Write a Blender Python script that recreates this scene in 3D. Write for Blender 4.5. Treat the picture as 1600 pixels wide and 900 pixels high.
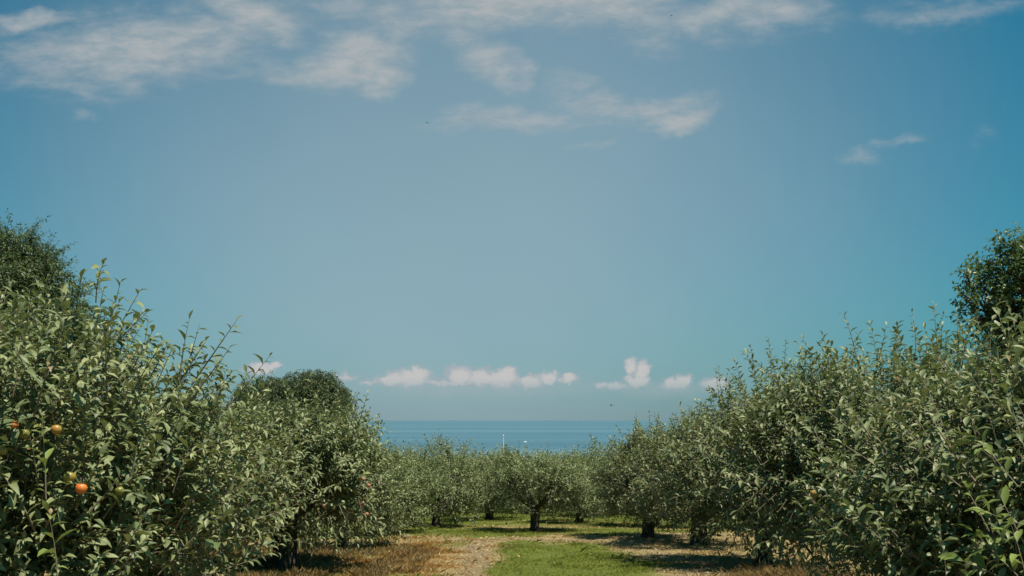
import bpy, math, random
import numpy as np
from mathutils import Vector
R = math.radians
rng = np.random.default_rng(11)
random.seed(5)
sc = bpy.context.scene
for o in list(bpy.data.objects): bpy.data.objects.remove(o)
COL = sc.collection

# ------------------------------------------------------------------ camera, sky, sun, exposure
EYE, SLOPE, F = 1.55, 0.065, 1400.0           # eye height, fall of the ground per metre, focal length in photo pixels
HOR = 657.0                                   # row of the sea horizon in the photo
cam = bpy.data.cameras.new('camera'); camo = bpy.data.objects.new('camera', cam); COL.objects.link(camo)
cam.sensor_width = 36; cam.lens = 36 * F / 1600
camo.location = (0, 0, EYE); camo.rotation_euler = (R(90), 0, 0)
cam.shift_y = (HOR - 450) / 1600              # level camera, lens raised: uprights stay upright
cam.clip_start = 0.05; cam.clip_end = 400000
sc.camera = camo
SUN_EL, SUN_AZ = 68, 122                      # azimuth clockwise from straight ahead (+Y)
sun = bpy.data.lights.new('sun', 'SUN'); suno = bpy.data.objects.new('sun', sun); COL.objects.link(suno)
sun.energy = 5.0; sun.angle = R(0.55); sun.color = (1.0, 0.93, 0.79)
sdir = Vector((math.sin(R(SUN_AZ)) * math.cos(R(SUN_EL)), math.cos(R(SUN_AZ)) * math.cos(R(SUN_EL)), math.sin(R(SUN_EL))))
suno.rotation_euler = sdir.to_track_quat('Z', 'Y').to_euler(); suno.location = (20, -10, 40)
vs = sc.view_settings
vs.view_transform = 'Standard'; vs.look = 'None'; vs.gamma = 1; vs.use_curve_mapping = False
vs.exposure = 0.6
sc.cycles.max_bounces = 6; sc.cycles.transparent_max_bounces = 4
sc.cycles.diffuse_bounces = 3; sc.cycles.glossy_bounces = 2; sc.cycles.transmission_bounces = 3

W = bpy.data.worlds.new('World'); sc.world = W; W.use_nodes = True
nt = W.node_tree; nt.nodes.clear()
def N(t, **k):
    n = nt.nodes.new(t)
    for a, v in k.items(): setattr(n, a, v)
    return n
def L(a, b): nt.links.new(a, b)
def mth(op, a, b=None, c=None, clamp=False):
    n = N('ShaderNodeMath', operation=op, use_clamp=clamp)
    for i, v in enumerate((a, b, c)):
        if v is None: continue
        if isinstance(v, (int, float)): n.inputs[i].default_value = v
        else: L(v, n.inputs[i])
    return n.outputs[0]
def vmth(op, a, b=None):
    n = N('ShaderNodeVectorMath', operation=op)
    for i, v in enumerate((a, b)):
        if v is None: continue
        if isinstance(v, (tuple, list)): n.inputs[i].default_value = v
        else: L(v, n.inputs[i])
    return n.outputs[0] if op not in ('LENGTH', 'DOT_PRODUCT') else n.outputs['Value']
def smooth(v, a, b, lo=0.0, hi=1.0):
    n = N('ShaderNodeMapRange', interpolation_type='SMOOTHSTEP'); L(v, n.inputs[0])
    for i, x in enumerate((a, b, lo, hi)): n.inputs[i + 1].default_value = x
    return n.outputs[0]
def noise(vec, scale, detail=6, rough=.55, dist=0.0):
    n = N('ShaderNodeTexNoise'); L(vec, n.inputs['Vector'])
    n.inputs['Scale'].default_value = scale; n.inputs['Detail'].default_value = detail
    n.inputs['Roughness'].default_value = rough; n.inputs['Distortion'].default_value = dist
    return n
def mixc(f, a, b):
    n = N('ShaderNodeMix', data_type='RGBA')
    if isinstance(f, (int, float)): n.inputs[0].default_value = f
    else: L(f, n.inputs[0])
    for i, v in ((6, a), (7, b)):
        if isinstance(v, tuple): n.inputs[i].default_value = v + (1,)
        else: L(v, n.inputs[i])
    return n.outputs[2]

SKY_STRENGTH = 0.066
sky = N('ShaderNodeTexSky', sky_type='NISHITA', sun_disc=False)
sky.sun_elevation = R(SUN_EL); sky.sun_rotation = R(SUN_AZ)
sky.altitude = 0; sky.air_density = 1.0; sky.dust_density = 1.6; sky.ozone_density = 1.6
skycol = vmth('MULTIPLY', sky.outputs[0], (.07, .705, .77))      # clean deep blue; the veil below whitens it
tc = N('ShaderNodeTexCoord'); sep = N('ShaderNodeSeparateXYZ'); L(tc.outputs['Generated'], sep.inputs[0])
yc = mth('MAXIMUM', sep.outputs[1], 0.15)
comb = N('ShaderNodeCombineXYZ')              # direction as (right, up) tangents from straight ahead
L(mth('DIVIDE', sep.outputs[0], yc), comb.inputs[0]); L(mth('DIVIDE', sep.outputs[2], yc), comb.inputs[1])
uv = comb.outputs[0]
def patch(vec, px, py, rx, ry, rot=0.0, amp=1.0, inner=0.0):
    m = N('ShaderNodeMapping', vector_type='TEXTURE'); L(vec, m.inputs[0])
    m.inputs[1].default_value = ((px - 800) / F, (HOR - py) / F, 0)
    m.inputs[2].default_value = (0, 0, R(rot)); m.inputs[3].default_value = (rx / F, ry / F, 1)
    return smooth(vmth('LENGTH', m.outputs[0]), 1.0, inner, 0.0, amp)
def union(vals, op='MAXIMUM'):
    v = vals[0]
    for w in vals[1:]: v = mth(op, v, w)
    return v
def warp(vec, scale, amt, detail=4):
    n = noise(vec, scale, detail, .6)
    d = vmth('SUBTRACT', n.outputs['Color'], (.5, .5, .5)); sc_ = N('ShaderNodeVectorMath', operation='SCALE')
    L(d, sc_.inputs[0]); sc_.inputs[3].default_value = amt
    return vmth('ADD', vec, sc_.outputs[0])
# veil painted into the sky colour: its own gradient plus lens falloff, pale mid-view
veil = mth('MULTIPLY', patch(uv, 730, 470, 1180, 1080, 0, 1, 0.0), 0.80)
veil = mth('MULTIPLY', veil, smooth(noise(uv, 1.6, 3).outputs['Fac'], 0.25, 0.7, 0.86, 1.04))
skycol = mixc(veil, skycol, (3.42, 4.55, 5.02))
# high fair-weather wisps
mp = N('ShaderNodeMapping'); L(uv, mp.inputs[0]); mp.inputs[3].default_value = (1, 2.6, 1); mp.inputs[2].default_value = (0, 0, R(-8))
w1 = warp(warp(uv, 4, 0.06, 3), 14, 0.05, 7)
hi = union([
    patch(w1, 200, 85, 370, 115, 4, .82), patch(w1, 330, 60, 220, 90, 0, .7), patch(w1, 60, 38, 110, 38, 4, .9), patch(w1, 395, 25, 150, 75, -20, .95),
    patch(w1, 545, 95, 150, 80, 10, .95), patch(w1, 430, 125, 170, 45, -8, .6), patch(w1, 590, 125, 75, 42, 25, .9),
    patch(w1, 860, 5, 380, 70, 2, 1.0), patch(w1, 760, 80, 135, 65, -35, .75), patch(w1, 825, 115, 40, 40, -60, .6),
    patch(w1, 1130, 20, 300, 62, 3, .72), patch(w1, 560, 20, 620, 70, 0, .55), patch(w1, 1000, 30, 420, 80, 0, .5), patch(w1, 1010, 170, 150, 42, 6, .8), patch(w1, 930, 160, 120, 55, -20, .72),
    patch(w1, 1060, 182, 95, 32, 12, .85), patch(w1, 790, 184, 260, 38, 3, .6), patch(w1, 1340, 248, 58, 28, 12, .46),
    patch(w1, 1390, 222, 90, 18, 14, .42), patch(w1, 1540, 205, 45, 40, 40, .26), patch(w1, 290, 120, 190, 20, -8, .5),
    patch(w1, 130, 185, 40, 22, 0, .3), patch(w1, 1480, 10, 260, 50, 0, .42), patch(w1, 930, 222, 120, 16, 2, .3)])
nz = noise(mp.outputs[0], 7, 8, .6, .4).outputs['Fac']
nz2 = noise(mp.outputs[0], 26, 6, .6, .2).outputs['Fac']
tex = mth('ADD', mth('MULTIPLY', mth('SUBTRACT', nz, .5), 1.25), mth('MULTIPLY', mth('SUBTRACT', nz2, .5), .75))
hid = smooth(mth('ADD', mth('MULTIPLY', hi, 1.2), mth('MULTIPLY', tex, 1.0)), 0.0, 1.3, 0, 0.92)
hid = mth('MULTIPLY', hid, smooth(hi, 0.0, 0.3))
hicol = mixc(smooth(nz2, .35, .65), (3.4, 4.0, 4.3), (4.35, 4.6, 4.7))
skycol = mixc(hid, skycol, hicol)
# row of small cumulus low over the sea
w2 = warp(warp(uv, 45, 0.014, 3), 150, 0.012, 5)
cum = union([
    patch(w2, 640, 590, 65, 28), patch(w2, 655, 584, 38, 23), patch(w2, 610, 596, 40, 16), patch(w2, 575, 598, 32, 11, 0, .7), patch(w2, 720, 586, 40, 28),
    patch(w2, 752, 590, 45, 26), patch(w2, 785, 592, 47, 28), patch(w2, 796, 582, 22, 19), patch(w2, 828, 596, 45, 19), patch(w2, 855, 590, 31, 19),
    patch(w2, 888, 593, 29, 14), patch(w2, 700, 598, 108, 12, 0, .75), patch(w2, 986, 572, 20, 23), patch(w2, 1003, 578, 25, 25), patch(w2, 996, 594, 38, 18),
    patch(w2, 962, 603, 47, 11, 0, .9), patch(w2, 940, 599, 20, 9), patch(w2, 1055, 600, 45, 16), patch(w2, 1068, 593, 23, 16), patch(w2, 1118, 602, 41, 19),
    patch(w2, 405, 575, 41, 17), patch(w2, 428, 571, 23, 11), patch(w2, 540, 590, 36, 14, 0, .65), patch(w2, 150, 540, 45, 25, 0, .95),
    patch(w2, 205, 580, 59, 23, 0, .9)])
bz = noise(uv, 60, 7, .62).outputs['Fac']
cd = smooth(mth('ADD', mth('MULTIPLY', cum, 1.15), mth('MULTIPLY', mth('SUBTRACT', bz, .5), 1.5)), 0.06, 0.72, 0, .92)
base_fade = union([smooth(uvs, (HOR - 622) / F, (HOR - 586) / F, 0.05, 1.0) for uvs in (mth('DIVIDE', sep.outputs[2], yc),)])
cd = mth('MULTIPLY', mth('MULTIPLY', cd, base_fade), smooth(cum, 0.0, 0.22))
ccol = mixc(smooth(mth('ADD', cum, mth('SUBTRACT', noise(uv, 75, 5, .6).outputs['Fac'], .5)), .25, .9), (3.5, 4.1, 4.5), (5.6, 5.45, 5.4))
und = mth('MULTIPLY', union([patch(w2, 760, 606, 300, 24), patch(w2, 1040, 608, 150, 20)]), .32)
skycol = mixc(und, skycol, (4.0, 4.35, 4.7))
skycol = mixc(cd, skycol, ccol)
bg = N('ShaderNodeBackground'); L(skycol, bg.inputs[0]); bg.inputs[1].default_value = SKY_STRENGTH
wo = N('ShaderNodeOutputWorld'); L(bg.outputs[0], wo.inputs[0])
W.cycles.sampling_method = 'MANUAL'; W.cycles.sample_map_resolution = 512

# ------------------------------------------------------------------ helpers
def tag(o, label=None, cat=None, group=None, kind=None):
    if label: o['label'] = label
    if cat: o['category'] = cat
    if group: o['group'] = group
    if kind: o['kind'] = kind
    return o
def new_mat(name):
    m = bpy.data.materials.new(name); m.use_nodes = True
    global nt
    nt = m.node_tree; nt.nodes.clear()
    return m
def finish(shader, disp=None):
    o = N('ShaderNodeOutputMaterial'); L(shader, o.inputs[0])
def principled(color, rough=.6, spec=.3):
    p = N('ShaderNodeBsdfPrincipled')
    if isinstance(color, tuple): p.inputs['Base Color'].default_value = color + (1,)
    else: L(color, p.inputs['Base Color'])
    if isinstance(rough, (int, float)): p.inputs['Roughness'].default_value = rough
    else: L(rough, p.inputs['Roughness'])
    p.inputs['Specular IOR Level'].default_value = spec
    return p
def bump(h, strength, dist=.02):
    b = N('ShaderNodeBump'); b.inputs['Strength'].default_value = strength; b.inputs['Distance'].default_value = dist
    L(h, b.inputs['Height']); return b.outputs[0]
def ramp(v, stops):
    r = N('ShaderNodeValToRGB'); L(v, r.inputs[0]); e = r.color_ramp.elements
    while len(e) < len(stops): e.new(.5)
    for el, (p, c) in zip(e, stops): el.position = p; el.color = tuple(c) + (1,)
    return r.outputs[0]
def attr(name):
    a = N('ShaderNodeAttribute'); a.attribute_name = name; return a
def leaf_mat(name, stops, under, rough=.48, spec=.35, trans=.22, tcol=(.22, .30, .05)):
    m = new_mat(name)
    a = attr('tint').outputs['Fac']
    top = ramp(a, stops)
    g = N('ShaderNodeNewGeometry')
    c = mixc(mth('MULTIPLY', g.outputs['Backfacing'], .85), top, under)
    p = principled(c, rough, spec)
    t = N('ShaderNodeBsdfTranslucent'); L(mixc(.5, top, tcol), t.inputs[0])
    ms = N('ShaderNodeMixShader'); ms.inputs[0].default_value = trans
    L(p.outputs[0], ms.inputs[1]); L(t.outputs[0], ms.inputs[2]); finish(ms.outputs[0])
    return m
def bark_mat(name, c1, c2, scale=18, rough=.85, bs=.8):
    m = new_mat(name)
    t = N('ShaderNodeTexCoord'); mp = N('ShaderNodeMapping'); L(t.outputs['Object'], mp.inputs[0]); mp.inputs[3].default_value = (1, 1, .3)
    n = noise(mp.outputs[0], scale, 8, .65).outputs['Fac']
    p = principled(ramp(n, [(.3, c1), (.7, c2)]), rough, .2); L(bump(n, bs, .03), p.inputs['Normal'])
    finish(p.outputs[0]); return m
APPLE_STOPS = [(0, (.050, .072, .026)), (.3, (.098, .124, .048)), (.6, (.165, .190, .082)), (.88, (.25, .272, .125)), (.95, (.17, .16, .055)), (1, (.20, .125, .05))]
M_apple = leaf_mat('apple_leaf', APPLE_STOPS, (.22, .235, .125), .5, .35, .17)
M_young = leaf_mat('young_apple_leaf', [(0, (.10, .135, .030)), (.5, (.17, .22, .055)), (1, (.26, .30, .09))], (.22, .26, .12), .45, .35, .25)
M_dark = leaf_mat('broad_leaf', [(0, (.022, .045, .018)), (.5, (.042, .075, .024)), (1, (.08, .115, .036))], (.085, .12, .06), .5, .35, .2)
M_broad = leaf_mat('glossy_broad_leaf', [(0, (.028, .060, .018)), (.5, (.055, .100, .026)), (1, (.10, .15, .04))], (.10, .15, .06), .45, .4, .25)
M_willow = leaf_mat('willow_leaf', [(0, (.028, .050, .018)), (.5, (.055, .085, .028)), (1, (.095, .125, .042))], (.10, .13, .065), .5, .3, .2)
M_twig = bark_mat('twig_bark', (.13, .105, .075), (.24, .20, .15), 30, .8, .3)
M_bark = bark_mat('apple_bark', (.020, .016, .012), (.095, .078, .06))
M_bark2 = bark_mat('tree_bark', (.025, .022, .018), (.08, .07, .055))

def mesh_np(name, verts, faces_list, mats, fmat=None, tint=None, smooth_=True):
    """faces_list: list of int arrays (k, n)"""
    me = bpy.data.meshes.new(name)
    V = np.asarray(verts, np.float32)
    me.vertices.add(len(V)); me.vertices.foreach_set('co', V.ravel())
    tot = sum(f.size for f in faces_list); nf = sum(len(f) for f in faces_list)
    me.loops.add(tot); me.polygons.add(nf)
    li = np.concatenate([f.ravel() for f in faces_list]).astype(np.int32)
    st = np.concatenate([np.full(len(f), f.shape[1], np.int64) for f in faces_list])
    me.loops.foreach_set('vertex_index', li)
    me.polygons.foreach_set('loop_start', (np.cumsum(st) - st).astype(np.int32))
    if fmat is not None: me.polygons.foreach_set('material_index', np.asarray(fmat, np.int32))
    if smooth_: me.polygons.foreach_set('use_smooth', np.ones(nf, bool))
    for m in mats: me.materials.append(m)
    if tint is not None:
        a = me.attributes.new('tint', 'FLOAT', 'POINT'); a.data.foreach_set('value', np.asarray(tint, np.float32))
    me.update(calc_edges=True); me.validate()
    return me
def link(name, me, parent=None):
    o = bpy.data.objects.new(name, me); COL.objects.link(o)
    if parent is not None: o.parent = parent
    return o
def empty(name, loc):
    o = bpy.data.objects.new(name, None); COL.objects.link(o); o.location = loc; o.empty_display_size = .3
    return o
def nrm(a): return a / np.maximum(np.linalg.norm(a, axis=-1, keepdims=True), 1e-9)
class Buf:
    def __init__(s): s.v = []; s.f = {3: [], 4: []}; s.m = {3: [], 4: []}; s.t = []; s.n = 0
    def add(s, v, faces, mat, tint):
        v = np.asarray(v, np.float32).reshape(-1, 3)
        for f in faces:
            k = f.shape[1]; s.f[k].append(f + s.n); s.m[k].append(np.full(len(f), mat, np.int32))
        s.v.append(v); s.t.append(np.broadcast_to(np.asarray(tint, np.float32), (len(v),)) if np.ndim(tint) == 0 else np.asarray(tint, np.float32))
        s.n += len(v)
    def mesh(s, name, mats):
        fl = [np.concatenate(s.f[k]) for k in (3, 4) if s.f[k]]; ml = [np.concatenate(s.m[k]) for k in (3, 4) if s.f[k]]
        return mesh_np(name, np.concatenate(s.v), fl, mats, np.concatenate(ml), np.concatenate(s.t))

# leaf templates: (along, across, fold) per vertex
HI = dict(t=np.array([0, .2, .2, .2, .45, .45, .45, .75, .75, .75, 1.0]),
          w=np.array([0, -.09, 0, .09, -.19, 0, .19, -.135, 0, .135, 0]),
          tri=np.array([[0, 2, 1], [0, 3, 2], [7, 8, 10], [8, 9, 10]]),
          quad=np.array([[1, 2, 5, 4], [2, 3, 6, 5], [4, 5, 8, 7], [5, 6, 9, 8]]))
MID = dict(t=np.array([0, .5, .5, .5, 1.0]), w=np.array([0, -.20, 0, .20, 0]),
           tri=np.array([[0, 2, 1], [0, 3, 2], [1, 2, 4], [2, 3, 4]]), quad=None)
LO = dict(t=np.array([0, .5, .5, 1.0]), w=np.array([0, -.26, .26, 0]), tri=np.array([[0, 3, 1], [0, 2, 3]]), quad=None)
def add_leaves(buf, tpl, pos, axis, nor, length, curl, fold, tint, wid=1.0, mat=0):
    n = len(pos); axis = nrm(axis); side = nrm(np.cross(axis, nor)); up = np.cross(side, axis)
    t = tpl['t'][None, :]; w = tpl['w'][None, :] * np.reshape(wid, (-1, 1)); Ln = length[:, None]
    h = -curl[:, None] * t ** 2 + fold[:, None] * np.abs(w)
    al = t * (1 - .25 * np.abs(curl[:, None]) * t)
    v = pos[:, None, :] + (al * Ln)[..., None] * axis[:, None, :] + (w * Ln)[..., None] * side[:, None, :] + (h * Ln)[..., None] * up[:, None, :]
    k = len(tpl['t']); off = (np.arange(n) * k)[:, None, None]
    fs = [(tpl['tri'][None] + off).reshape(-1, 3)]
    if tpl['quad'] is not None: fs.append((tpl['quad'][None] + off).reshape(-1, 4))
    buf.add(v, fs, mat, np.repeat(tint, k))
def add_stems(buf, P, rad, mat=1):
    """P (n, k, 3) polylines, rad (n, k); three-sided tubes"""
    n, k, _ = P.shape
    T = nrm(np.gradient(P, axis=1)); ref = np.where(np.abs(T[..., 2:3]) > .9, np.array([1., 0, 0]), np.array([0, 0, 1.]))
    A = nrm(np.cross(T, ref)); B = np.cross(T, A)
    ang = np.arange(3) * 2 * np.pi / 3
    v = P[:, :, None, :] + rad[:, :, None, None] * (np.cos(ang)[None, None, :, None] * A[:, :, None, :] + np.sin(ang)[None, None, :, None] * B[:, :, None, :])
    f = []
    for i in range(k - 1):
        for j in range(3):
            j2 = (j + 1) % 3; f.append([i * 3 + j, i * 3 + j2, (i + 1) * 3 + j2, (i + 1) * 3 + j])
    f = np.array(f)[None] + (np.arange(n) * k * 3)[:, None, None]
    buf.add(v, [f.reshape(-1, 4)], mat, .5)
def shoots(buf, rg, p0, d0, length, bend, tpl, leaf_len, spacing, tips=True, stem=.0035, curl=(.1, .65), droop=-.02, tintc=None, wid=(.8, 1.15), nmax=26, stems=True, nvar=.42, mat=0):
    """leafy shoots: leaves alternate along each stem, gathered at its tip"""
    n = len(p0)
    pt = lambda t: p0[:, None, :] + d0[:, None, :] * (length[:, None] * t)[..., None] + bend[:, None, :] * (length[:, None] * t ** 2)[..., None]
    if stems:
        ts = np.linspace(0, 1, 5)[None].repeat(n, 0)
        add_stems(buf, pt(ts), stem * (1.25 - ts) * np.clip(length[:, None] / .4, .6, 1.6))
    cnt = np.clip((length / spacing).astype(int), 4, nmax)
    k = cnt.max(); i = np.arange(k)[None].repeat(n, 0); ok = i < cnt[:, None]
    t = .10 + .90 * (i + rg.uniform(-.3, .3, i.shape)) / np.maximum(cnt[:, None] - 1, 1); t = np.clip(t, .02, 1)
    P = pt(t); T = nrm(d0[:, None, :] + 2 * bend[:, None, :] * t[..., None])
    ref = np.where(np.abs(T[..., 2:3]) > .95, np.array([1., 0, 0]), np.array([0, 0, 1.]))
    A = nrm(np.cross(T, ref)); B = np.cross(T, A)
    ph = i * 2.4 + rg.uniform(0, 6.28, (n, 1)) + rg.normal(0, .35, i.shape)
    rad = np.cos(ph)[..., None] * A + np.sin(ph)[..., None] * B
    al = np.radians(np.where(t > .93, 24, 52) + rg.normal(0, 13, t.shape))
    ax = T * np.cos(al)[..., None] + rad * np.sin(al)[..., None]; ax[..., 2] -= droop * rg.uniform(.2, 1.3, t.shape)
    ax = nrm(ax)
    nr = T * .55 + np.array([0, 0, 1.]) + rg.normal(0, nvar, P.shape)
    nr = nr - (nr * ax).sum(-1, keepdims=True) * ax
    ll = leaf_len * rg.uniform(.58, 1.28, t.shape) * np.where(t > .9, .78, 1.0) * np.where(t < .25, .8, 1)
    base = rg.uniform(.2, .75, (n, 1)) if tintc is None else tintc[:, None] + rg.normal(0, .08, (n, 1))
    tint = np.clip(base + rg.normal(0, .13, t.shape) + .14 * (t > .85), 0, .9)
    tint = np.where(rg.random(t.shape) < .011, rg.uniform(.93, 1, t.shape), tint)
    m = ok.ravel(); g = lambda a: a.reshape(-1, *a.shape[2:])[m]
    c = rg.uniform(*curl, m.sum())
    add_leaves(buf, tpl, g(P), g(ax), nrm(g(nr)), g(ll), c, rg.uniform(.25, .95, m.sum()), g(tint), rg.uniform(*wid, m.sum()), mat)
    return int(m.sum())
def tube(buf, pts, rads, sides=8, mat=0):
    P = np.asarray(pts, float); k = len(P); T = nrm(np.gradient(P, axis=0))
    a = np.cross(T[0], [.3, .9, .2]); a /= np.linalg.norm(a); A = []
    for i in range(k):
        a = a - T[i] * a.dot(T[i]); a /= np.linalg.norm(a); A.append(a)
    A = np.array(A); B = np.cross(T, A); ang = np.arange(sides) * 2 * np.pi / sides
    r = np.asarray(rads, float)[:, None, None] * (1 + .10 * rng.normal(size=(k, sides, 1)))
    v = P[:, None, :] + r * (np.cos(ang)[None, :, None] * A[:, None, :] + np.sin(ang)[None, :, None] * B[:, None, :])
    f = [[i * sides + j, i * sides + (j + 1) % sides, (i + 1) * sides + (j + 1) % sides, (i + 1) * sides + j] for i in range(k - 1) for j in range(sides)]
    buf.add(v, [np.array(f)], mat, .5)
    buf.add(np.vstack([v[-1], P[-1:] + T[-1] * rads[-1] * .6]), [np.array([[j, (j + 1) % sides, sides] for j in range(sides)])], mat, .5)
def bez(a, b, c, n=7):
    t = np.linspace(0, 1, n)[:, None]; a, b, c = map(np.asarray, (a, b, c))
    return a * (1 - t) ** 2 + 2 * b * t * (1 - t) + c * t ** 2

# ------------------------------------------------------------------ setting: ground, sea
def gz(x, y):
    """height of the ground: an even fall towards the shore, steeper past the orchard"""
    y = np.asarray(y, float); x = np.asarray(x, float)
    z = -SLOPE * np.minimum(y, 110)
    z = z - np.clip(y - 110, 0, 130) * .13
    return z + .03 * np.sin(x * .9 + .4 * y) * np.exp(-((y - 20) / 40) ** 2) + .02 * np.sin(x * 2.3 + 1) * np.sin(y * 1.7)
def vnoise(x, y, s, seed):
    """value noise on numpy arrays"""
    r = np.random.default_rng(seed).random((256, 256)); X, Y = np.asarray(x) / s + 400, np.asarray(y) / s + 400
    i, j = np.floor(X).astype(int), np.floor(Y).astype(int); u, v = X - i, Y - j
    u = u * u * (3 - 2 * u); v = v * v * (3 - 2 * v); g = lambda a, b: r[a % 256, b % 256]
    return (g(i, j) * (1 - u) + g(i + 1, j) * u) * (1 - v) + (g(i, j + 1) * (1 - u) + g(i + 1, j + 1) * u) * v
def sstep(v, a, b):
    t = np.clip((np.asarray(v) - a) / (b - a), 0, 1); return t * t * (3 - 2 * t)
def green(x, y):
    """how far living grass covers the soil: the mown strip up the alley, the sward past the cross lane"""
    x = np.asarray(x, float); y = np.asarray(y, float)
    w = (vnoise(x, y, 1.1, 1) - .5) * .9 + (vnoise(x, y, .35, 2) - .5) * .5
    strip = sstep(x + w * .45, -.42, -.12) * (1 - sstep(x + w * .9, 1.9, 2.5)) * (1 - sstep(y + w * 2, 21.2, 22.6))
    tongue = np.exp(-((y - 16.2) / .7) ** 2) * sstep(x, 1.6, 2.2) * (1 - sstep(x + w, 2.5, 3.6)) * .9
    far = sstep(y + w * 2.4 - .28 * (x - .5), 23.6, 25.2) * (.55 + .9 * vnoise(x, y, 2.0, 5))
    far = far * (1 - .75 * np.exp(-((y - 29.2 + .35 * x) / .9) ** 2))
    lft = .5 * sstep(vnoise(x, y, 1.3, 8), .5, .75)
    return np.clip(np.maximum.reduce([strip, tongue, far, lft * (y < 22) * (x < -1)]), 0, 1)
def orange(x, y):
    """rust-coloured dead weeds along the left of the lane"""
    w = (vnoise(x, y, .8, 12) - .5)
    return np.clip(np.exp(-((np.asarray(x) + 2.0 + w) / 1.0) ** 2 - ((np.asarray(y) - 18 + 2 * w) / 3.2) ** 2) * 1.2, 0, 1)
def bare(x, y):
    """bare trodden soil of the wheel track beside the strip"""
    w = (vnoise(x, y, .6, 21) - .5) * .5
    a = np.exp(-((np.asarray(x) + .75 + w) / .36) ** 2) * (np.asarray(y) < 22)
    b = np.exp(-((np.asarray(y) - 22.9 - .2 * np.asarray(x) + w * 2) / .8) ** 2) * .8 * sstep(np.asarray(x), -2.5, -1)
    c = np.exp(-((np.asarray(x) - 3.1 + w) / .7) ** 2) * (np.asarray(y) < 23) * .6
    return np.clip(np.maximum(np.maximum(a, b), c), 0, 1)
def grid(xs, ys):
    X, Y = np.meshgrid(xs, ys); nx, ny = len(xs), len(ys)
    i = (np.arange(ny - 1)[:, None] * nx + np.arange(nx - 1)[None]).ravel()
    return X.ravel(), Y.ravel(), np.stack([i, i + 1, i + nx + 1, i + nx], 1)
gm = new_mat('orchard_ground')
tcn = N('ShaderNodeTexCoord').outputs['Object']
n1 = noise(tcn, 9, 8, .7).outputs['Fac']; n2 = noise(tcn, 45, 6, .7).outputs['Fac']; n3 = noise(tcn, 1.3, 4).outputs['Fac']
soil = ramp(mth('ADD', mth('MULTIPLY', n1, .5), mth('MULTIPLY', n2, .5)), [(.34, (.13, .09, .05)), (.5, (.25, .185, .11)), (.66, (.36, .28, .17))])
dry = ramp(n2, [(.3, (.19, .14, .065)), (.6, (.38, .29, .145))])
grs = ramp(n2, [(.3, (.07, .085, .016)), (.6, (.15, .175, .035))])
c = mixc(mth('MULTIPLY', attr('orange').outputs['Fac'], .55), dry, (.34, .18, .06))
c = mixc(attr('bare').outputs['Fac'], c, soil)
c = mixc(attr('green').outputs['Fac'], c, grs)
p = principled(c, .95, .1); L(bump(mth('ADD', n1, n2), .9, .05), p.inputs['Normal']); finish(p.outputs[0])
xs = np.concatenate([-np.geomspace(3000, 12, 22), np.arange(-11.5, 11.6, .12), np.geomspace(12, 3000, 22)])
ys = np.concatenate([np.linspace(-300, -8, 8), np.arange(-7, 10, .5), np.arange(10, 46, .12), np.geomspace(46, 255, 26)])
X, Y, Fq = grid(xs, ys)
Z = gz(X, Y) + .03 * (vnoise(X, Y, .3, 31) - .5) * (Y < 46) * (np.abs(X) < 11.6)
me = mesh_np('ground', np.stack([X, Y, Z], 1), [Fq], [gm])
for nme, fn in (('green', green), ('orange', orange), ('bare', bare)):
    a = me.attributes.new(nme, 'FLOAT', 'POINT'); a.data.foreach_set('value', fn(X, Y).astype(np.float32))
tag(link('ground', me), 'orchard ground of dry soil and mown grass sloping down to the shore', 'ground', kind='structure')

SEA_Z = EYE - 20.0
sm = new_mat('sea_water')
tcn = N('ShaderNodeTexCoord').outputs['Object']
mp = N('ShaderNodeMapping'); L(tcn, mp.inputs[0]); mp.inputs[3].default_value = (.00035, .0042, 1)
st = noise(mp.outputs[0], 1.0, 5, .55, .3).outputs['Fac']
mp2 = N('ShaderNodeMapping'); L(tcn, mp2.inputs[0]); mp2.inputs[3].default_value = (.05, .16, 1)
wv = noise(mp2.outputs[0], 1.0, 5, .6).outputs['Fac']
wc = ramp(st, [(.36, (.032, .098, .138)), (.5, (.046, .120, .160)), (.64, (.080, .155, .19))])
p = principled(wc, .38, .32); L(bump(wv, .6, 1.5), p.inputs['Normal']); finish(p.outputs[0])
xs = np.array([-200000, -40000, -8000, -2000, 0, 2000, 8000, 40000, 200000.]); ys = np.array([190, 400, 800, 1600, 4000, 12000, 40000, 120000, 300000.])
X, Y, Fq = grid(xs, ys)
tag(link('sea', mesh_np('sea', np.stack([X, Y, X * 0 + SEA_Z], 1), [Fq], [sm])), 'calm blue sea with paler streaks under the horizon', 'sea', kind='structure')

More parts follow.
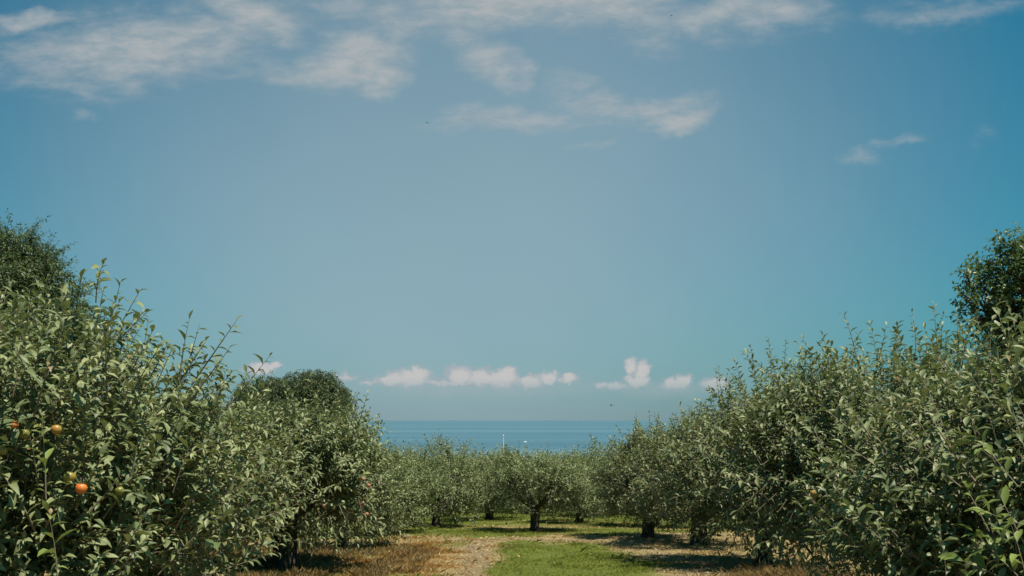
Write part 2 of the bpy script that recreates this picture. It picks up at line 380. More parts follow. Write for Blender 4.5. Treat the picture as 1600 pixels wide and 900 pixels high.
# ------------------------------------------------------------------ trees
def lobes(rg, n, amp):
    D = nrm(rg.normal(size=(n, 3))); A = rg.uniform(-amp, amp, n); K = rg.uniform(4, 10, n)
    return lambda d: 1 + (A[None] * np.exp(K[None] * (d @ D.T - 1))).sum(1)
def apple_meshes(seed, rad, height, n_sh, leaf, tpl, trunk_h=.8, trunk_r=.13, skirt=.45, tall=(), nclus=52, spacing=.034, lean=0, stems=True, upright=.95, shoot=(.22, .58), n_long=0):
    """one apple tree about its base: (trunk mesh, crown mesh, function giving a crown point)"""
    rg = np.random.default_rng(seed); lf = lobes(rg, 16, .26)
    zc = skirt + (height - skirt) * .46; rz_up = height - .22 - zc; rz_dn = zc - skirt - .1
    cen = np.array([lean, 0, zc])
    def surf(d):
        r = lf(d)[:, None]; s = np.where(d[:, 2:3] > 0, rz_up, rz_dn)
        dz = d[:, 2:3]; hor = np.sqrt(np.maximum(1 - dz ** 2, 1e-6))
        full = np.where(dz < 0, np.sqrt(np.maximum(1 - np.abs(dz) ** 3.2, 0)) / hor, 1)     # the lower half hangs as a full skirt
        return np.concatenate([d[:, :2] * rad * np.minimum(full, 2.2), dz * s], 1) * r
    dc = nrm(rg.normal(size=(nclus, 3)) + np.array([0, 0, .15])); cl = surf(dc) * rg.uniform(.62, .97, (nclus, 1))
    tb = Buf()
    top = np.array([lean * .3, 0, trunk_h])
    flare = 1.45
    tube(tb, [[-.01, 0, -.25], [0, .01, .0], [.015, 0, .12], [.02, -.02, trunk_h * .55], top], [trunk_r * flare, trunk_r * 1.25, trunk_r * 1.02, trunk_r * .95, trunk_r * 1.02], 12)
    nl = 6
    for k in range(nl):
        a = 6.283 * k / nl + rg.uniform(-.35, .35); el = rg.uniform(.25, .95)
        e = cen + np.array([math.cos(a) * rad * .62, math.sin(a) * rad * .62, (el - .35) * rz_up * .8])
        mid = top + np.array([math.cos(a) * rad * .38, math.sin(a) * rad * .38, .18])
        q = bez(top - [0, 0, .06], mid, e, 8); tube(tb, q, np.linspace(trunk_r * .55, trunk_r * .13, 8), 7)
        dist = np.arctan2(np.sin(np.arctan2(dc[:, 1], dc[:, 0]) - a), np.cos(np.arctan2(dc[:, 1], dc[:, 0]) - a))
        for ci in np.where(np.abs(dist) < 3.1416 / nl)[0]:
            s = q[rg.integers(2, 8)]; w = cen + cl[ci]; m_ = (s + w) / 2 + np.array([0, 0, .12]) + rg.normal(0, .06, 3)
            tube(tb, bez(s, m_, w, 5), np.linspace(trunk_r * .16, .006, 5), 5)
    n1 = int(n_sh * .84); ci = rg.integers(0, nclus, n1)
    p1 = cl[ci] * rg.uniform(.80, 1.03, (n1, 1)) + rg.normal(0, .125 * rad, (n1, 3)); d1 = nrm(cl[ci] / np.array([rad, rad, rz_up]))
    n2 = n_sh - n1; d2 = nrm(rg.normal(size=(n2, 3))); p2 = surf(d2) * rg.uniform(.3, .95, (n2, 1)) ** .6
    P = np.vstack([p1, p2]); D = np.vstack([d1, d2])
    upw = np.where(D[:, 2:3] > -.3, upright, .25)
    d = nrm(D * np.array([.75, .75, .6]) + np.array([0, 0, 1.]) * upw + rg.normal(0, .36, P.shape))
    P = P + cen; keep = P[:, 2] > skirt * .8
    P, d = P[keep], d[keep]; Ln = rg.uniform(shoot[0], shoot[1], len(P)) * np.where(rg.random(len(P)) < .12, 1.35, 1)
    bend = np.stack([rg.normal(0, .12, len(P)), rg.normal(0, .12, len(P)), rg.uniform(-.22, .14, len(P))], 1)
    bend[d[:, 2] > .75, 2] = 0
    cb = Buf(); shoots(cb, rg, P, d, Ln, bend, tpl, leaf, spacing, stems=stems)
    # this year's long straight shoots over the outside of the crown
    n3 = n_long; d3 = nrm(rg.normal(size=(n3, 3)) + np.array([0, 0, .35])); p3 = cen + surf(d3) * rg.uniform(.78, .98, (n3, 1))
    k3 = (p3[:, 2] > skirt) ; p3, d3 = p3[k3], d3[k3]; n3 = len(p3)
    e3 = nrm(d3 * np.array([.9, .9, .5]) + np.array([0, 0, .85]) + rg.normal(0, .22, p3.shape))
    if n3: shoots(cb, rg, p3, e3, rg.uniform(.42, .80, n3), np.stack([rg.normal(0, .05, n3), rg.normal(0, .05, n3), rg.uniform(-.15, .05, n3)], 1), tpl, leaf * 1.12, .030, stem=.0048, nvar=.2, curl=(.2, .7))
    for (a, b, ln_leaf, mi) in tall:            # long shoots standing clear of the crown or hanging from it
        a = np.array(a, float); b = np.array(b, float); ll = np.linalg.norm(b - a)
        dd = (b - a) / ll; bd = rg.normal(0, .05, 3)
        shoots(cb, rg, a[None], (dd - bd)[None], np.array([ll]), bd[None], tpl, ln_leaf, .038, stem=.0045, curl=(.1, .5), droop=.05, nvar=.2, mat=2 * mi)
    return tb.mesh('trunk', [M_bark]), cb.mesh('crown', [M_apple, M_twig, M_young])
def px(pxl, py, d, base):
    """photo pixel at distance d, relative to a tree base"""
    return ((pxl - 800) / F * d - base[0], d - base[1], EYE - (py - HOR) / F * d - base[2])
def base_at(x, y): return (x, y, float(gz(x, y)))
GRP = 'apple trees in the orchard rows'
def plant(meshes, x, y, label, rz=0, s=1.0, name='apple_tree', cat='apple tree', group=GRP):
    e = empty(name, base_at(x, y)); e.rotation_euler = (0, 0, rz); e.scale = (s, s, s)
    tag(e, label, cat, group)
    link('trunk', meshes[0], e); link('crown', meshes[1], e)
    return e
def tall_from(base, lst): return [(px(a[0], a[1], a[4], base), px(a[2], a[3], a[4], base), a[5], a[6] if len(a) > 6 else 0) for a in lst]

# left row, nearest first
b = base_at(-3.68, 6.3)
plant(apple_meshes(101, 1.62, 2.62, 2700, .083, HI, .7, .12, .3, nclus=66, spacing=.027, n_long=330, tall=tall_from(b, [
    (150, 575, 188, 442, 5.9, .085), (215, 600, 232, 497, 5.8, .08), (185, 570, 222, 505, 6.1, .08), (280, 600, 296, 498, 6.0, .08), (290, 580, 312, 506, 6.3, .075),
    (300, 600, 370, 500, 6.0, .08), (120, 540, 150, 490, 6.0, .08), (330, 620, 345, 575, 6.4, .07), (95, 520, 105, 462, 5.8, .085), (40, 530, 30, 468, 5.8, .085), (5, 520, -5, 478, 5.6, .085),
    (72, 780, 66, 655, 4.6, .10, 1), (140, 800, 205, 720, 4.7, .09), (205, 745, 232, 615, 4.7, .10), (270, 770, 300, 690, 4.9, .10), (90, 900, 75, 800, 4.4, .105, 1), (330, 880, 350, 800, 5.0, .10), (180, 880, 235, 790, 4.5, .10), (20, 620, 40, 520, 4.9, .10)])),
    *b[:2], 'nearest apple tree on the left with long leafy shoots and orange and yellow apples')
b = base_at(-4.25, 10.4)
plant(apple_meshes(102, 1.22, 2.25, 2000, .10, HI, .75, .12, .62, nclus=60, n_long=300, tall=tall_from(b, [
    (340, 650, 345, 588, 10.2, .085), (370, 640, 378, 592, 10.2, .08), (482, 650, 486, 590, 10.4, .085), (440, 650, 448, 620, 10.0, .09)])),
    *b[:2], 'second apple tree of the left row, right behind the nearest shoots')
b = base_at(-3.9, 15.3)
plant(apple_meshes(103, 1.75, 2.6, 2200, .105, HI, .95, .2, .8, nclus=60, n_long=300, tall=tall_from(b, [
    (540, 660, 556, 612, 14.8, .09), (558, 670, 574, 615, 15, .09), (530, 790, 562, 856, 13.7, .10), (500, 800, 488, 862, 13.7, .10), (560, 780, 580, 850, 13.8, .10), (515, 805, 530, 868, 13.6, .10), (545, 800, 520, 860, 13.6, .10), (480, 800, 466, 850, 13.7, .10), (570, 770, 596, 838, 13.9, .10), (520, 650, 528, 612, 15, .09), (590, 690, 605, 668, 15, .08)])),
    *b[:2], 'left row apple tree with thick dark trunk above dry grass and rosy apples')
# right row, nearest first
b = base_at(4.15, 5.9)
plant(apple_meshes(201, 1.72, 2.2, 2800, .088, HI, .7, .12, .3, nclus=66, spacing=.028, n_long=380, tall=tall_from(b, [
    (1500, 590, 1512, 505, 6.0, .08), (1545, 580, 1550, 500, 5.8, .085), (1590, 560, 1600, 490, 5.6, .09), (1570, 600, 1576, 508, 5.5, .085),
    (1545, 830, 1495, 735, 4.5, .105, 1), (1600, 850, 1560, 770, 4.3, .115, 1), (1590, 900, 1520, 830, 4.3, .115, 1), (1480, 730, 1390, 650, 4.9, .095), (1420, 860, 1365, 795, 4.9, .09), (1590, 760, 1535, 690, 4.4, .105, 1), (1500, 760, 1430, 700, 4.7, .10), (1600, 700, 1570, 600, 4.5, .11), (1560, 900, 1490, 870, 4.3, .11, 1), (1600, 820, 1540, 800, 4.25, .115, 1), (1560, 880, 1545, 800, 4.3, .11, 1), (1600, 890, 1580, 820, 4.2, .12, 1)])),
    *b[:2], 'nearest apple tree on the right with bright yellow-green lower shoots')
b = base_at(4.2, 9.9)
plant(apple_meshes(202, 1.9, 2.72, 2900, .088, HI, .8, .13, .62, nclus=70, spacing=.028, n_long=380, tall=tall_from(b, [
    (1345, 590, 1318, 490, 9.6, .085), (1300, 590, 1290, 545, 9.6, .085), (1375, 560, 1385, 508, 9.8, .08), (1430, 560, 1425, 488, 9.8, .085), (1468, 570, 1460, 475, 9.6, .085),
    (1500, 570, 1495, 485, 9.6, .08), (1400, 560, 1402, 520, 9.8, .085), (1268, 600, 1262, 540, 10, .08),
    (1300, 790, 1228, 886, 8.5, .09), (1260, 780, 1190, 868, 8.6, .09), (1240, 760, 1162, 845, 8.7, .09), (1285, 820, 1262, 890, 8.5, .09), (1220, 740, 1138, 812, 8.8, .09), (1240, 800, 1206, 862, 8.6, .09),
    (1230, 780, 1176, 858, 8.8, .09), (1265, 800, 1240, 880, 8.7, .09), (1215, 770, 1150, 838, 8.9, .09), (1200, 720, 1130, 770, 9, .09), (1310, 820, 1285, 880, 8.5, .09), (1255, 770, 1215, 850, 8.5, .09), (1210, 790, 1180, 870, 8.9, .09)])),
    *b[:2], 'tall second apple tree of the right row with one yellow-red apple')
b = base_at(4.55, 16.2)
plant(apple_meshes(203, 1.75, 3.0, 2200, .102, HI, .8, .15, .5, nclus=60, n_long=300, tall=tall_from(b, [
    (1125, 630, 1118, 582, 15, .085), (1150, 620, 1148, 585, 15, .085), (1180, 600, 1172, 540, 15, .09), (1205, 590, 1200, 528, 15, .09), (1225, 590, 1228, 532, 15, .085), (1240, 600, 1252, 560, 15, .085), (1190, 740, 1040, 782, 14.6, .10), (1150, 765, 1052, 800, 14.6, .10), (1170, 790, 1092, 848, 14.7, .10), (1150, 790, 1078, 838, 14.6, .10), (1160, 770, 1110, 830, 14.5, .10), (1180, 800, 1130, 850, 14.6, .10)])),
    *b[:2], 'third apple tree of the right row with a low branch reaching over dry grass')
# middle distance: three grown shapes, turned and sized per tree
MIDS = [apple_meshes(301 + k, 1.6, 2.7, 2300, .098, MID, .8, .15, .48, nclus=52, spacing=.036, shoot=(.2, .45), stems=(k == 0)) for k in range(3)]
LOWS = [apple_meshes(321 + k, 1.6, 2.65, 2400, .098, MID, .6, .15, .10, nclus=56, spacing=.036, shoot=(.2, .45), stems=False) for k in range(2)]
SLIM = apple_meshes(312, 1.2, 2.75, 1500, .10, MID, .9, .16, .62, nclus=44, spacing=.036, shoot=(.25, .6), tall=[((.1, -.3, 2.4), (.0, -.3, 3.3), .09, 0), ((.5, -.2, 2.3), (.6, -.3, 3.25), .09, 0), ((-.3, -.2, 2.3), (-.35, -.2, 3.1), .09, 0), ((.3, 0, 2.4), (.3, 0, 3.3), .09, 0)])
STOUT = apple_meshes(311, 1.6, 3.0, 1900, .10, MID, .9, .2, .6, nclus=52, spacing=.036, shoot=(.2, .45))
for (m, x, y, rz, s, lab) in [
    ('low0', -3.9, 20.6, .4, .98, 'fourth apple tree of the left row, seen through the gap above rusty weeds'),
    ('low1', -3.7, 25.6, 1.9, .93, 'last apple tree of the left row before the cross lane'),
    ('low0', -2.45, 29.0, 3.0, .95, 'apple tree on the left edge of the grassy opening with low dark skirts'),
    ('stout', 4.4, 21.0, 2.3, 1.0, 'right row apple tree on a stout dark trunk half hidden by a low branch'),
    ('slim', 3.6, 23.8, 0, 1.0, 'apple tree right of the grass strip on a dark trunk shading bright grass'),
    (2, .68, 27.0, .9, .92, 'middle apple tree beyond the grass strip on a short dark trunk'),
    (0, -.85, 33.8, 5.1, .95, 'apple tree behind the grassy opening on a clear thick trunk'),
    ('low1', 2.35, 31.5, .2, .90, 'apple tree just right of the middle tree with a dark hollow in its crown'),
    ('low0', 4.6, 29.0, 5.4, 1.0, 'apple tree in the gap left of the right trunk, low over shaded grass')]:
    plant(STOUT if m == 'stout' else SLIM if m == 'slim' else LOWS[int(m[3])] if isinstance(m, str) else MIDS[m], x, y, lab, rz, s)
FARS = [apple_meshes(401 + k, 1.75, 2.7, 1600, .115, LO, .8, .14, .12, nclus=50, spacing=.045, shoot=(.2, .45), stems=False) for k in range(2)]
rr = np.random.default_rng(77); nfar = 0
for row, y in enumerate((37.5, 41, 45, 50, 56)):
    for x in np.arange(-14 + 1.1 * row, 14.5, 3.5):
        if y < 38 and -2.6 < x < .6: continue
        if y < 38 and abs(x) > 12: continue
        xx = x + rr.uniform(-.3, .3); yy = y + rr.uniform(-.4, .4)
        plant(FARS[nfar % 2], xx, yy, 'low pale green apple tree crowded in the far rows before the sea', rr.uniform(0, 6.28), rr.uniform(.90, 1.02)); nfar += 1
for (x, y) in [(-8.2, 15), (-8.4, 20), (-8.3, 25), (-7.4, 30), (8.6, 13), (8.8, 18), (8.6, 23.5), (8.4, 28.5)]:
    plant(FARS[nfar % 2], x, y, 'apple tree of an outer row glimpsed between the nearer crowns', rr.uniform(0, 6.28), 1.0); nfar += 1

def clump_tree(name, seed, base, clumps, leaf, tpl, mat, n_per, trunk, label, cat, hang=False, shoot=(.25, .6), spacing=.06, wid=(.8, 1.1)):
    """taller tree: clumps = (x, y, z, radius) about the base; limbs run to each"""
    rg = np.random.default_rng(seed); e = empty(name, base); tag(e, label, cat)
    tb = Buf(); hmax = max(c[2] for c in clumps); fork = np.array([0, 0, trunk[0]])
    mean = np.mean([c[:2] for c in clumps], axis=0)
    tube(tb, [[0, 0, -.3], [0, 0, .1], [.05, 0, trunk[0] * .6], fork, np.array([mean[0] * .6, mean[1] * .6, hmax * .8])], [trunk[1] * 1.4, trunk[1] * 1.1, trunk[1] * .95, trunk[1] * .85, trunk[1] * .25], 12)
    cb = Buf(); vol = sum(c[3] ** 2 for c in clumps)
    for (x, y, z, r) in clumps:
        w = np.array([x, y, z]); s = fork * rg.uniform(.8, 1.0) if rg.random() < .5 else np.array([mean[0] * .4, mean[1] * .4, min(z, hmax * .7) * .9])
        tube(tb, bez(s, (s + w) / 2 + np.array([0, 0, .25]), w, 7), np.linspace(trunk[1] * .38, .015, 7), 6)
        for q in range(7):
            v = w + nrm(rg.normal(size=3)) * r * .85; tube(tb, bez(w, (w + v) / 2 + rg.normal(0, .08, 3), v, 4), np.linspace(.02, .006, 4), 4)
        n = int(n_per * r ** 2 / vol); D = nrm(rg.normal(size=(n, 3)) + np.array([0, 0, .1]))
        lf = lobes(rg, 18, .45)
        P = w + D * (lf(D)[:, None] * r) * rg.uniform(.35, 1.0, (n, 1)) ** .55 * np.array([1, 1, .85])
        if hang:
            d = nrm(D * np.array([.8, .8, .3]) + np.array([0, 0, -.1])); bend = np.stack([D[:, 0] * -.1, D[:, 1] * -.1, rg.uniform(-1.2, -.5, n)], 1)
        else:
            d = nrm(D * .8 + np.array([0, 0, .25]) + rg.normal(0, .4, D.shape)); bend = np.stack([rg.normal(0, .1, n), rg.normal(0, .1, n), rg.uniform(-.35, .1, n)], 1)
        shoots(cb, rg, P, d, rg.uniform(*shoot, n), bend, tpl, leaf, spacing, stem=.004, droop=.5 if hang else .3, wid=wid, nmax=14)
    link('trunk', tb.mesh('trunk', [M_bark2]), e); link('crown', cb.mesh('crown', [mat, M_bark2]), e)
    return e
def clumps_px(base, d, lst):
    out = []
    for (a, b_, r, dy) in lst:
        q = px(a, b_, d, base); out.append((q[0], q[1] + dy, q[2], r / F * d))
    return out
b = base_at(-14.3, 24)
clump_tree('tall_tree', 501, b, clumps_px(b, 24, [(-40, 440, 85, 0), (20, 425, 62, .3), (55, 465, 55, 0), (85, 500, 48, -.4), (20, 500, 75, -.8), (-70, 520, 90, 0), (100, 540, 40, .2), (60, 560, 70, .4), (-20, 580, 90, .6), (-110, 440, 70, .8), (5, 392, 38, .5)]),
    .115, MID, M_dark, 8500, (2.2, .22), 'tall dark green tree rising behind the left apple trees', 'tree', spacing=.045, wid=(.8, 1.1), shoot=(.2, .85))
b = base_at(14.6, 24)
clump_tree('broadleaf_tree', 502, b, clumps_px(b, 24, [(1584, 382, 14, 0), (1572, 398, 15, .3), (1562, 416, 14, .5), (1540, 428, 13, .4), (1518, 432, 10, .2), (1598, 412, 18, -.4), (1580, 436, 17, -.3), (1555, 444, 15, .2), (1532, 452, 10, .1),
    (1512, 468, 10, 0), (1530, 476, 12, .3), (1552, 472, 14, -.2), (1576, 466, 16, .4), (1598, 452, 18, .1), (1536, 496, 11, .2), (1558, 500, 14, .4), (1582, 496, 16, .2), (1546, 520, 10, -.3), (1570, 526, 14, .3), (1600, 520, 22, 0),
    (1630, 400, 30, .5), (1640, 450, 40, 0), (1640, 510, 45, .3), (1620, 570, 50, .3), (1710, 440, 60, .6), (1580, 560, 24, .3)]),
    .15, MID, M_broad, 2300, (2.0, .24), 'dark broadleaf tree with ragged limbs behind the right apple trees', 'tree', shoot=(.2, .55), spacing=.055, wid=(1.2, 1.6))
b = base_at(-14.5, 60)
clump_tree('willow_tree', 503, b, clumps_px(b, 60, [(396, 608, 15, 0), (412, 597, 11, .5), (426, 602, 12, 0), (442, 603, 14, -.4), (460, 592, 14, .3), (478, 586, 9, .6), (488, 594, 14, -.3), (508, 590, 13, .2), (522, 600, 10, -.2), (528, 614, 12, .5), (386, 618, 14, -.4),
    (425, 620, 22, .6), (455, 618, 24, .2), (490, 615, 24, .8), (518, 622, 20, -.5), (405, 632, 22, -.5), (440, 640, 24, -.8), (505, 640, 24, .5), (470, 650, 30, 0), (535, 628, 11, 0)]),
    .19, MID, M_willow, 6000, (3.0, .32), 'rounded drooping willow tree standing beyond the left apple row', 'willow tree', hang=True, shoot=(.4, 1.0), spacing=.08, wid=(.7, 1.0))

# ------------------------------------------------------------------ ground cover
grass_m = leaf_mat('grass_blade', [(0, (.075, .100, .014)), (.5, (.150, .185, .030)), (.85, (.23, .25, .055)), (1, (.34, .28, .12))], (.17, .20, .045), .55, .25, .35, (.36, .42, .05))
dry_m = leaf_mat('dry_blade', [(0, (.24, .17, .075)), (.4, (.41, .31, .145)), (.75, (.52, .41, .21)), (.9, (.46, .36, .20)), (1, (.50, .41, .25))], (.34, .25, .12), .7, .15, .25, (.3, .2, .08))
rust_m = leaf_mat('rust_weed', [(0, (.26, .13, .035)), (.5, (.46, .25, .075)), (1, (.58, .40, .15))], (.46, .28, .09), .7, .15, .25, (.35, .16, .04))
def blades(name, mat, n, region, dens, hgt, wid, seed, spread=.5, tint=(.15, .8), label='', cat=''):
    rg = np.random.default_rng(seed); x0, x1, y0, y1 = region
    x = rg.uniform(x0, x1, n); y = y0 + (y1 - y0) * rg.random(n) ** 1.4
    k = rg.random(n) < dens(x, y); x, y = x[k], y[k]; n = len(x)
    h = hgt * rg.uniform(.35, 1.25, n) * (.55 + .9 * vnoise(x, y, .5, seed + 1))
    a = rg.uniform(0, 6.283, n); tilt = rg.uniform(.05, spread, n)
    ax = np.stack([np.cos(a) * tilt, np.sin(a) * tilt, np.ones(n)], 1)
    b2 = Buf(); nor = np.stack([-np.cos(a), -np.sin(a), tilt], 1)
    tn = np.clip(rg.uniform(*tint, n) + .5 * (vnoise(x, y, .7, seed + 3) - .5), 0, 1)
    add_leaves(b2, LO, np.stack([x, y, gz(x, y) - .015], 1), ax, nor, h, rg.uniform(.1, .9, n), np.full(n, .3), tn, wid / np.maximum(h, .02) / .52)
    tag(link(name, b2.mesh(name, [mat])), label, cat, kind='stuff')
REG = (-9, 9, 8, 44)
blades('grass', grass_m, 340000, REG, lambda x, y: np.clip(green(x, y) * 1.1, .05, 1) * np.clip(1.25 - bare(x, y), 0, 1), .07, .008, 61, .7, (.2, .8), 'short green mown grass on the strip and in the far lane', 'grass')
blades('dry_grass', dry_m, 300000, REG, lambda x, y: (1 - green(x, y)) * (1 - .82 * bare(x, y)) * (.25 + .9 * vnoise(x, y, .8, 44)), .07, .006, 62, .9, (.1, .95), 'short straw coloured dead grass under the tree rows', 'dry grass')
blades('rusty_weeds', rust_m, 130000, (-5, .2, 12, 26), lambda x, y: orange(x, y) * .9 * (1 - .7 * bare(x, y)) * sstep(vnoise(x, y, .35, 47), .25, .6), .10, .006, 63, .7, (.1, .95), 'rust coloured dead weeds along the left of the lane', 'weeds')
blades('tall_dry_grass', dry_m, 60000, (2.4, 6.6, 11.0, 18), lambda x, y: np.clip(np.exp(-((x - 4.3) / .75) ** 2 - ((y - 13.2) / 1.0) ** 2) , 0, 1), .20, .005, 64, .45, (.5, 1), 'tall pale straw grass under the right apple trees', 'dry grass')
blades('undergrowth', dry_m, 60000, (-6.5, -1.6, 11.5, 20), lambda x, y: sstep(vnoise(x, y, .45, 55), .4, .75), .15, .006, 65, .5, (.0, .85), 'brownish weeds and dead stalks under the left apple row', 'weeds')
blades('tussocks', grass_m, 60000, (-6.5, 6.5, 9, 34), lambda x, y: sstep(vnoise(x, y, .22, 72), .74, .86) * (1 - .8 * bare(x, y)) * (.12 + .5 * green(x, y) + .25 * (x < -1)), .15, .007, 71, .9, (.1, .75), 'coarse green weed tufts scattered over the lane and the strip', 'weeds')
# clods, fallen leaves and clippings lying on the lane
rg = np.random.default_rng(91); n = 9000
x = rg.uniform(-6, 7, n); y = rg.uniform(10, 36, n)
k = rg.random(n) < np.clip(.15 + bare(x, y) + np.exp(-((y - 29 + .35 * x) / 1.0) ** 2), 0, 1) * (1 - .85 * green(x, y)); x, y = x[k], y[k]; n = len(x)
lb = Buf(); a = rg.uniform(0, 6.283, n)
add_leaves(lb, MID, np.stack([x, y, gz(x, y) + .012], 1), np.stack([np.cos(a), np.sin(a), rg.uniform(-.1, .35, n)], 1), np.stack([rg.normal(0, .3, n), rg.normal(0, .3, n), np.ones(n)], 1), rg.uniform(.04, .13, n), rg.uniform(-.3, .5, n), rg.uniform(.1, .7, n), rg.uniform(0, 1, n), rg.uniform(.5, 1.1, n))
tag(link('leaf_litter', lb.mesh('leaf_litter', [dry_m])), 'fallen dry leaves and clippings scattered over the bare lane', 'leaf litter', kind='stuff')

# ------------------------------------------------------------------ apples
def apple_mat(name, ca, cb_, cc):
    m = new_mat(name); t = N('ShaderNodeTexCoord').outputs['Object']
    n = noise(t, 22, 5, .6, .5).outputs['Fac']; s = N('ShaderNodeSeparateXYZ'); L(t, s.inputs[0])
    mps = N('ShaderNodeMapping'); L(t, mps.inputs[0]); mps.inputs[3].default_value = (1, 1, .12)
    st_ = noise(mps.outputs[0], 120, 3, .6).outputs['Fac']
    f = mth('ADD', mth('ADD', mth('MULTIPLY', n, .7), mth('MULTIPLY', st_, .4)), mth('MULTIPLY', s.outputs[0], 6.0))
    p = principled(ramp(f, [(.25, ca), (.5, cb_), (.75, cc)]), .38, .4); finish(p.outputs[0]); return m
A_RED = apple_mat('red_apple_skin', (.55, .20, .04), (.60, .15, .03), (.50, .10, .025))
A_YEL = apple_mat('yellow_apple_skin', (.17, .16, .03), (.30, .22, .04), (.36, .16, .04))
A_GRN = apple_mat('green_apple_skin', (.09, .11, .02), (.17, .17, .03), (.25, .18, .04))
A_PNK = apple_mat('rosy_apple_skin', (.24, .18, .08), (.32, .15, .08), (.34, .12, .07))
def apple_mesh(mat):
    prof = [(0, .30), (.12, .34), (.28, .46), (.55, .50), (.82, .36), (.97, .10), (1.0, -.12), (.90, -.42), (.66, -.68), (.40, -.80), (.18, -.80), (0, -.74)]
    P = np.array(prof); k = len(P); sd = 16; ang = np.arange(sd) * 2 * np.pi / sd
    rr_ = P[:, 0][:, None] * (1 + .035 * np.cos(5 * ang)[None] * np.clip(-P[:, 1][:, None], 0, 1)) ; r = .037
    v = np.stack([rr_ * np.cos(ang) * r, rr_ * np.sin(ang) * r, np.repeat(P[:, 1][:, None] * r * 1.28, sd, 1)], -1).reshape(-1, 3)
    f = [[i * sd + j, (i + 1) * sd + j, (i + 1) * sd + (j + 1) % sd, i * sd + (j + 1) % sd] for i in range(k - 1) for j in range(sd)]
    return mesh_np('apple', v, [np.array(f)], [mat])
sb = Buf(); tube(sb, bez([0, 0, .012], [.002, 0, .036], [.010, .003, .058], 5), [.0016] * 5, 5); STALK = sb.mesh('stalk', [M_twig])
cb2 = Buf(); aa = np.arange(5) * 1.2566
add_leaves(cb2, LO, np.tile([0, 0, -.0345], (5, 1)), np.stack([np.cos(aa), np.sin(aa), -.5 + 0 * aa], 1), np.tile([0, 0, -1.], (5, 1)), np.full(5, .009), np.full(5, .2), np.full(5, .2), np.full(5, .1), 1.0)
CALYX = cb2.mesh('calyx', [M_bark])
AM = {k: apple_mesh(m) for k, m in (('r', A_RED), ('y', A_YEL), ('g', A_GRN), ('p', A_PNK))}
for (k, ax_, ay, d, s, lab) in [
    ('r', 127, 762, 4.9, .85, 'bright orange-red apple low in the nearest left tree'),
    ('g', 109, 744, 4.95, .95, 'yellow-green apple just above the bright orange-red one'),
    ('y', 88, 670, 4.95, .78, 'yellow apple high in the nearest left tree beside a dark gap'),
    ('r', 22, 663, 4.8, .6, 'small red apple near the left edge of the nearest left tree'),
    ('g', 38, 677, 4.86, .75, 'dull greenish apple beside the small red apple'),
    ('g', 4, 703, 4.8, .7, 'yellow-green apple half cut off at the left edge'),
    ('g', 186, 766, 5.05, .7, 'small yellow-green apple right of the bright orange-red apple'),
    ('p', 568, 748, 14.15, 1.0, 'rosy apple, upper one of a pair in the tree above dry grass'),
    ('p', 576, 758, 14.2, 1.0, 'rosy apple, lower one of a pair in the tree above dry grass'),
    ('p', 506, 790, 14.15, .95, 'pale rosy apple in the left row above the dark trunk'),
    ('p', 566, 788, 14.3, 1.0, 'rosy apple just above another on the outer left row twigs'),
    ('p', 573, 803, 14.2, .95, 'lowest rosy apple on the outer left row twigs'),
    ('y', 1273, 771, 7.9, 1.1, 'yellow-red apple hanging alone in the second right tree')]:
    e = empty('apple', ((ax_ - 800) / F * d, d, EYE - (ay - HOR) / F * d)); e.scale = (s, s, s); e.rotation_euler = (rr.normal(0, .2), rr.normal(0, .2), rr.uniform(0, 6))
    tag(e, lab, 'apple', 'apples hanging in the trees')
    link('fruit', AM[k], e); link('stalk', STALK, e); link('calyx', CALYX, e)

# ------------------------------------------------------------------ pole, boat, birds
wm = new_mat('white_paint'); finish(principled((.78, .79, .80), .35, .4).outputs[0])
dk = new_mat('dark_feather'); finish(principled((.03, .03, .035), .7, .2).outputs[0])
bl = new_mat('dark_glass'); finish(principled((.03, .04, .05), .15, .5).outputs[0])
d = 66.0; bx = (786.5 - 800) / F * d; pz = float(gz(bx, d)); topz = EYE - (679.5 - HOR) / F * d
e = empty('white_pole', (bx, d, pz)); tag(e, 'slim white pole standing behind the far apple trees before the sea', 'pole')
pb = Buf(); tube(pb, [[0, 0, -.2], [0, 0, .5], [0, 0, (topz - pz) * .6], [0, 0, topz - pz - .08]], [.04, .036, .032, .026], 10); link('mast', pb.mesh('mast', [wm]), e)
pb = Buf(); q = np.linspace(-1.45, 1.45, 6); tube(pb, [[0, 0, topz - pz - .05 + .05 * math.sin(t)] for t in q], [.05 * math.cos(t) + .004 for t in q], 10); link('finial', pb.mesh('finial', [wm]), e)
pb = Buf(); tube(pb, [[0, 0, -.1], [0, 0, .05], [0, 0, .14]], [.16, .15, .08], 10); link('footing', pb.mesh('footing', [M_bark2]), e)
d = 820.0; e = empty('motor_boat', ((820.5 - 800) / F * d, d, SEA_Z)); e.scale = (.7,) * 3; tag(e, 'tiny white motor boat out on the sea right of the pole', 'boat'); e.rotation_euler = (0, 0, .25)
hb = Buf(); st_ = [(-1.9, .72, .75), (-1.2, .85, .72), (0, .85, .74), (1.1, .62, .82), (1.8, .25, .95), (2.1, .03, 1.0)]
v = []
for (xx, w_, h_) in st_: v += [(xx, -w_, h_), (xx, -w_ * .7, .1), (xx, 0, -.2), (xx, w_ * .7, .1), (xx, w_, h_)]
f = [[i * 5 + j, i * 5 + j + 1, (i + 1) * 5 + j + 1, (i + 1) * 5 + j] for i in range(5) for j in range(4)] + [[i * 5, (i + 1) * 5, (i + 1) * 5 + 4, i * 5 + 4] for i in range(5)]
hb.add(v, [np.array(f)], 0, .5); hb.add(v[:5], [np.array([[0, 2, 1], [0, 4, 2], [2, 4, 3]])], 0, .5); link('hull', hb.mesh('hull', [wm]), e)
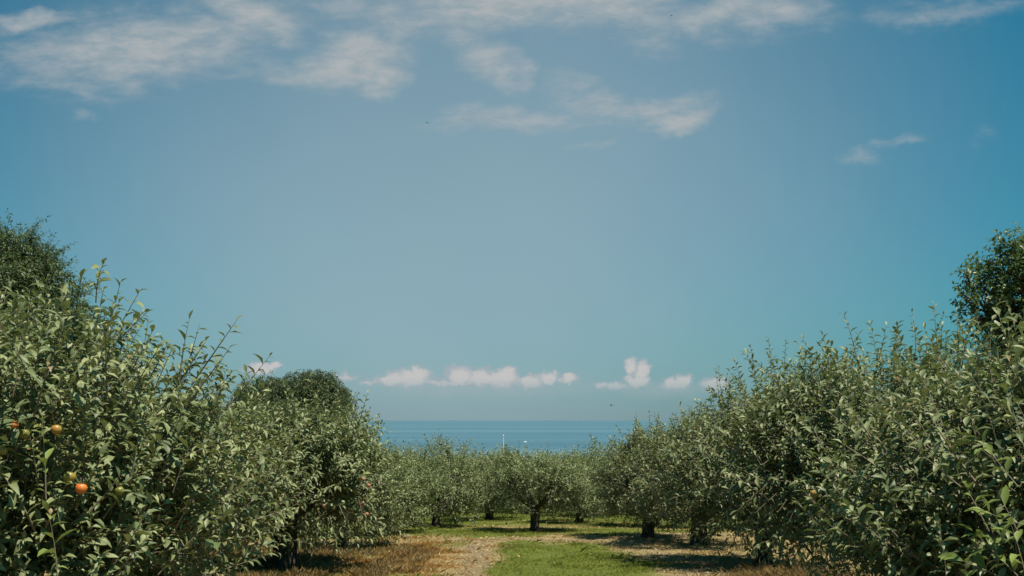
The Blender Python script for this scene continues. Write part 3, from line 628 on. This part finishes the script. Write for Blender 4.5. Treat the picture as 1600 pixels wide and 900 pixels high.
hb = Buf(); cv = [(-.7, -.6, .7), (.7, -.5, .76), (.7, .5, .76), (-.7, .6, .7), (-.6, -.5, 1.5), (.25, -.42, 1.5), (.25, .42, 1.5), (-.6, .5, 1.5)]
hb.add(cv, [np.array([[0, 1, 5, 4], [2, 3, 7, 6], [3, 0, 4, 7], [4, 5, 6, 7]])], 0, .5); cab = link('cabin', hb.mesh('cabin', [wm]), e)
hb = Buf(); hb.add([(.715, -.46, .8), (.715, .46, .8), (.285, .39, 1.46), (.285, -.39, 1.46)], [np.array([[0, 1, 2, 3]])], 0, .5); link('windscreen', hb.mesh('windscreen', [bl]), cab)
def bird(ax_, ay, d, flap, rz, lab):
    e = empty('bird', ((ax_ - 800) / F * d, d, EYE - (ay - HOR) / F * d)); e.rotation_euler = (0, .1, rz)
    tag(e, lab, 'bird', 'birds flying over the orchard')
    bb = Buf(); tube(bb, [[-.22, 0, .0], [-.13, 0, 0], [-.05, 0, -.01], [.06, 0, 0], [.13, 0, .015], [.17, 0, .02], [.21, 0, .012]], [.012, .028, .045, .045, .028, .03, .006], 8)
    for s in (-1, 1):                        # wings grow out of the body: one continuous figure
        z1 = .16 * flap; z2 = .2 * flap - .03
        top = np.array([(.07, .02 * s, .02), (.09, .18 * s, z1), (.02, .40 * s, z2), (-.06, .20 * s, z1 * .9), (-.08, .02 * s, .01)]); low = top - np.array([0, 0, .012])
        fc = [[0, 1, 3, 4], [5, 8, 7, 6] if False else [9, 8, 6, 5], [0, 5, 6, 1], [3, 8, 9, 4]]; ft = [[1, 2, 3], [8, 7, 6], [1, 6, 7], [1, 7, 2], [2, 7, 8], [2, 8, 3]]
        bb.add(np.vstack([top, low]), [np.array(ft), np.array(fc)], 0, .5)
    bb.add([(-.2, -.012, 0), (-.2, .012, 0), (-.3, .05, 0), (-.3, -.05, 0), (-.2, 0, -.01), (-.29, 0, -.008)], [np.array([[0, 4, 3], [1, 2, 4], [4, 5, 3], [4, 2, 5]]), np.array([[0, 1, 2, 3]])], 0, .5)
    link('body', bb.mesh('bird', [dk]), e)
bird(955, 634, 150, 1.4, .6, 'small dark bird low over the sea horizon')
bird(668, 192, 170, .6, 2.2, 'tiny dark bird in the blue below the upper clouds')
bird(1049, 24, 190, -.5, 1.2, 'tiny dark bird against the pale cloud at the top')
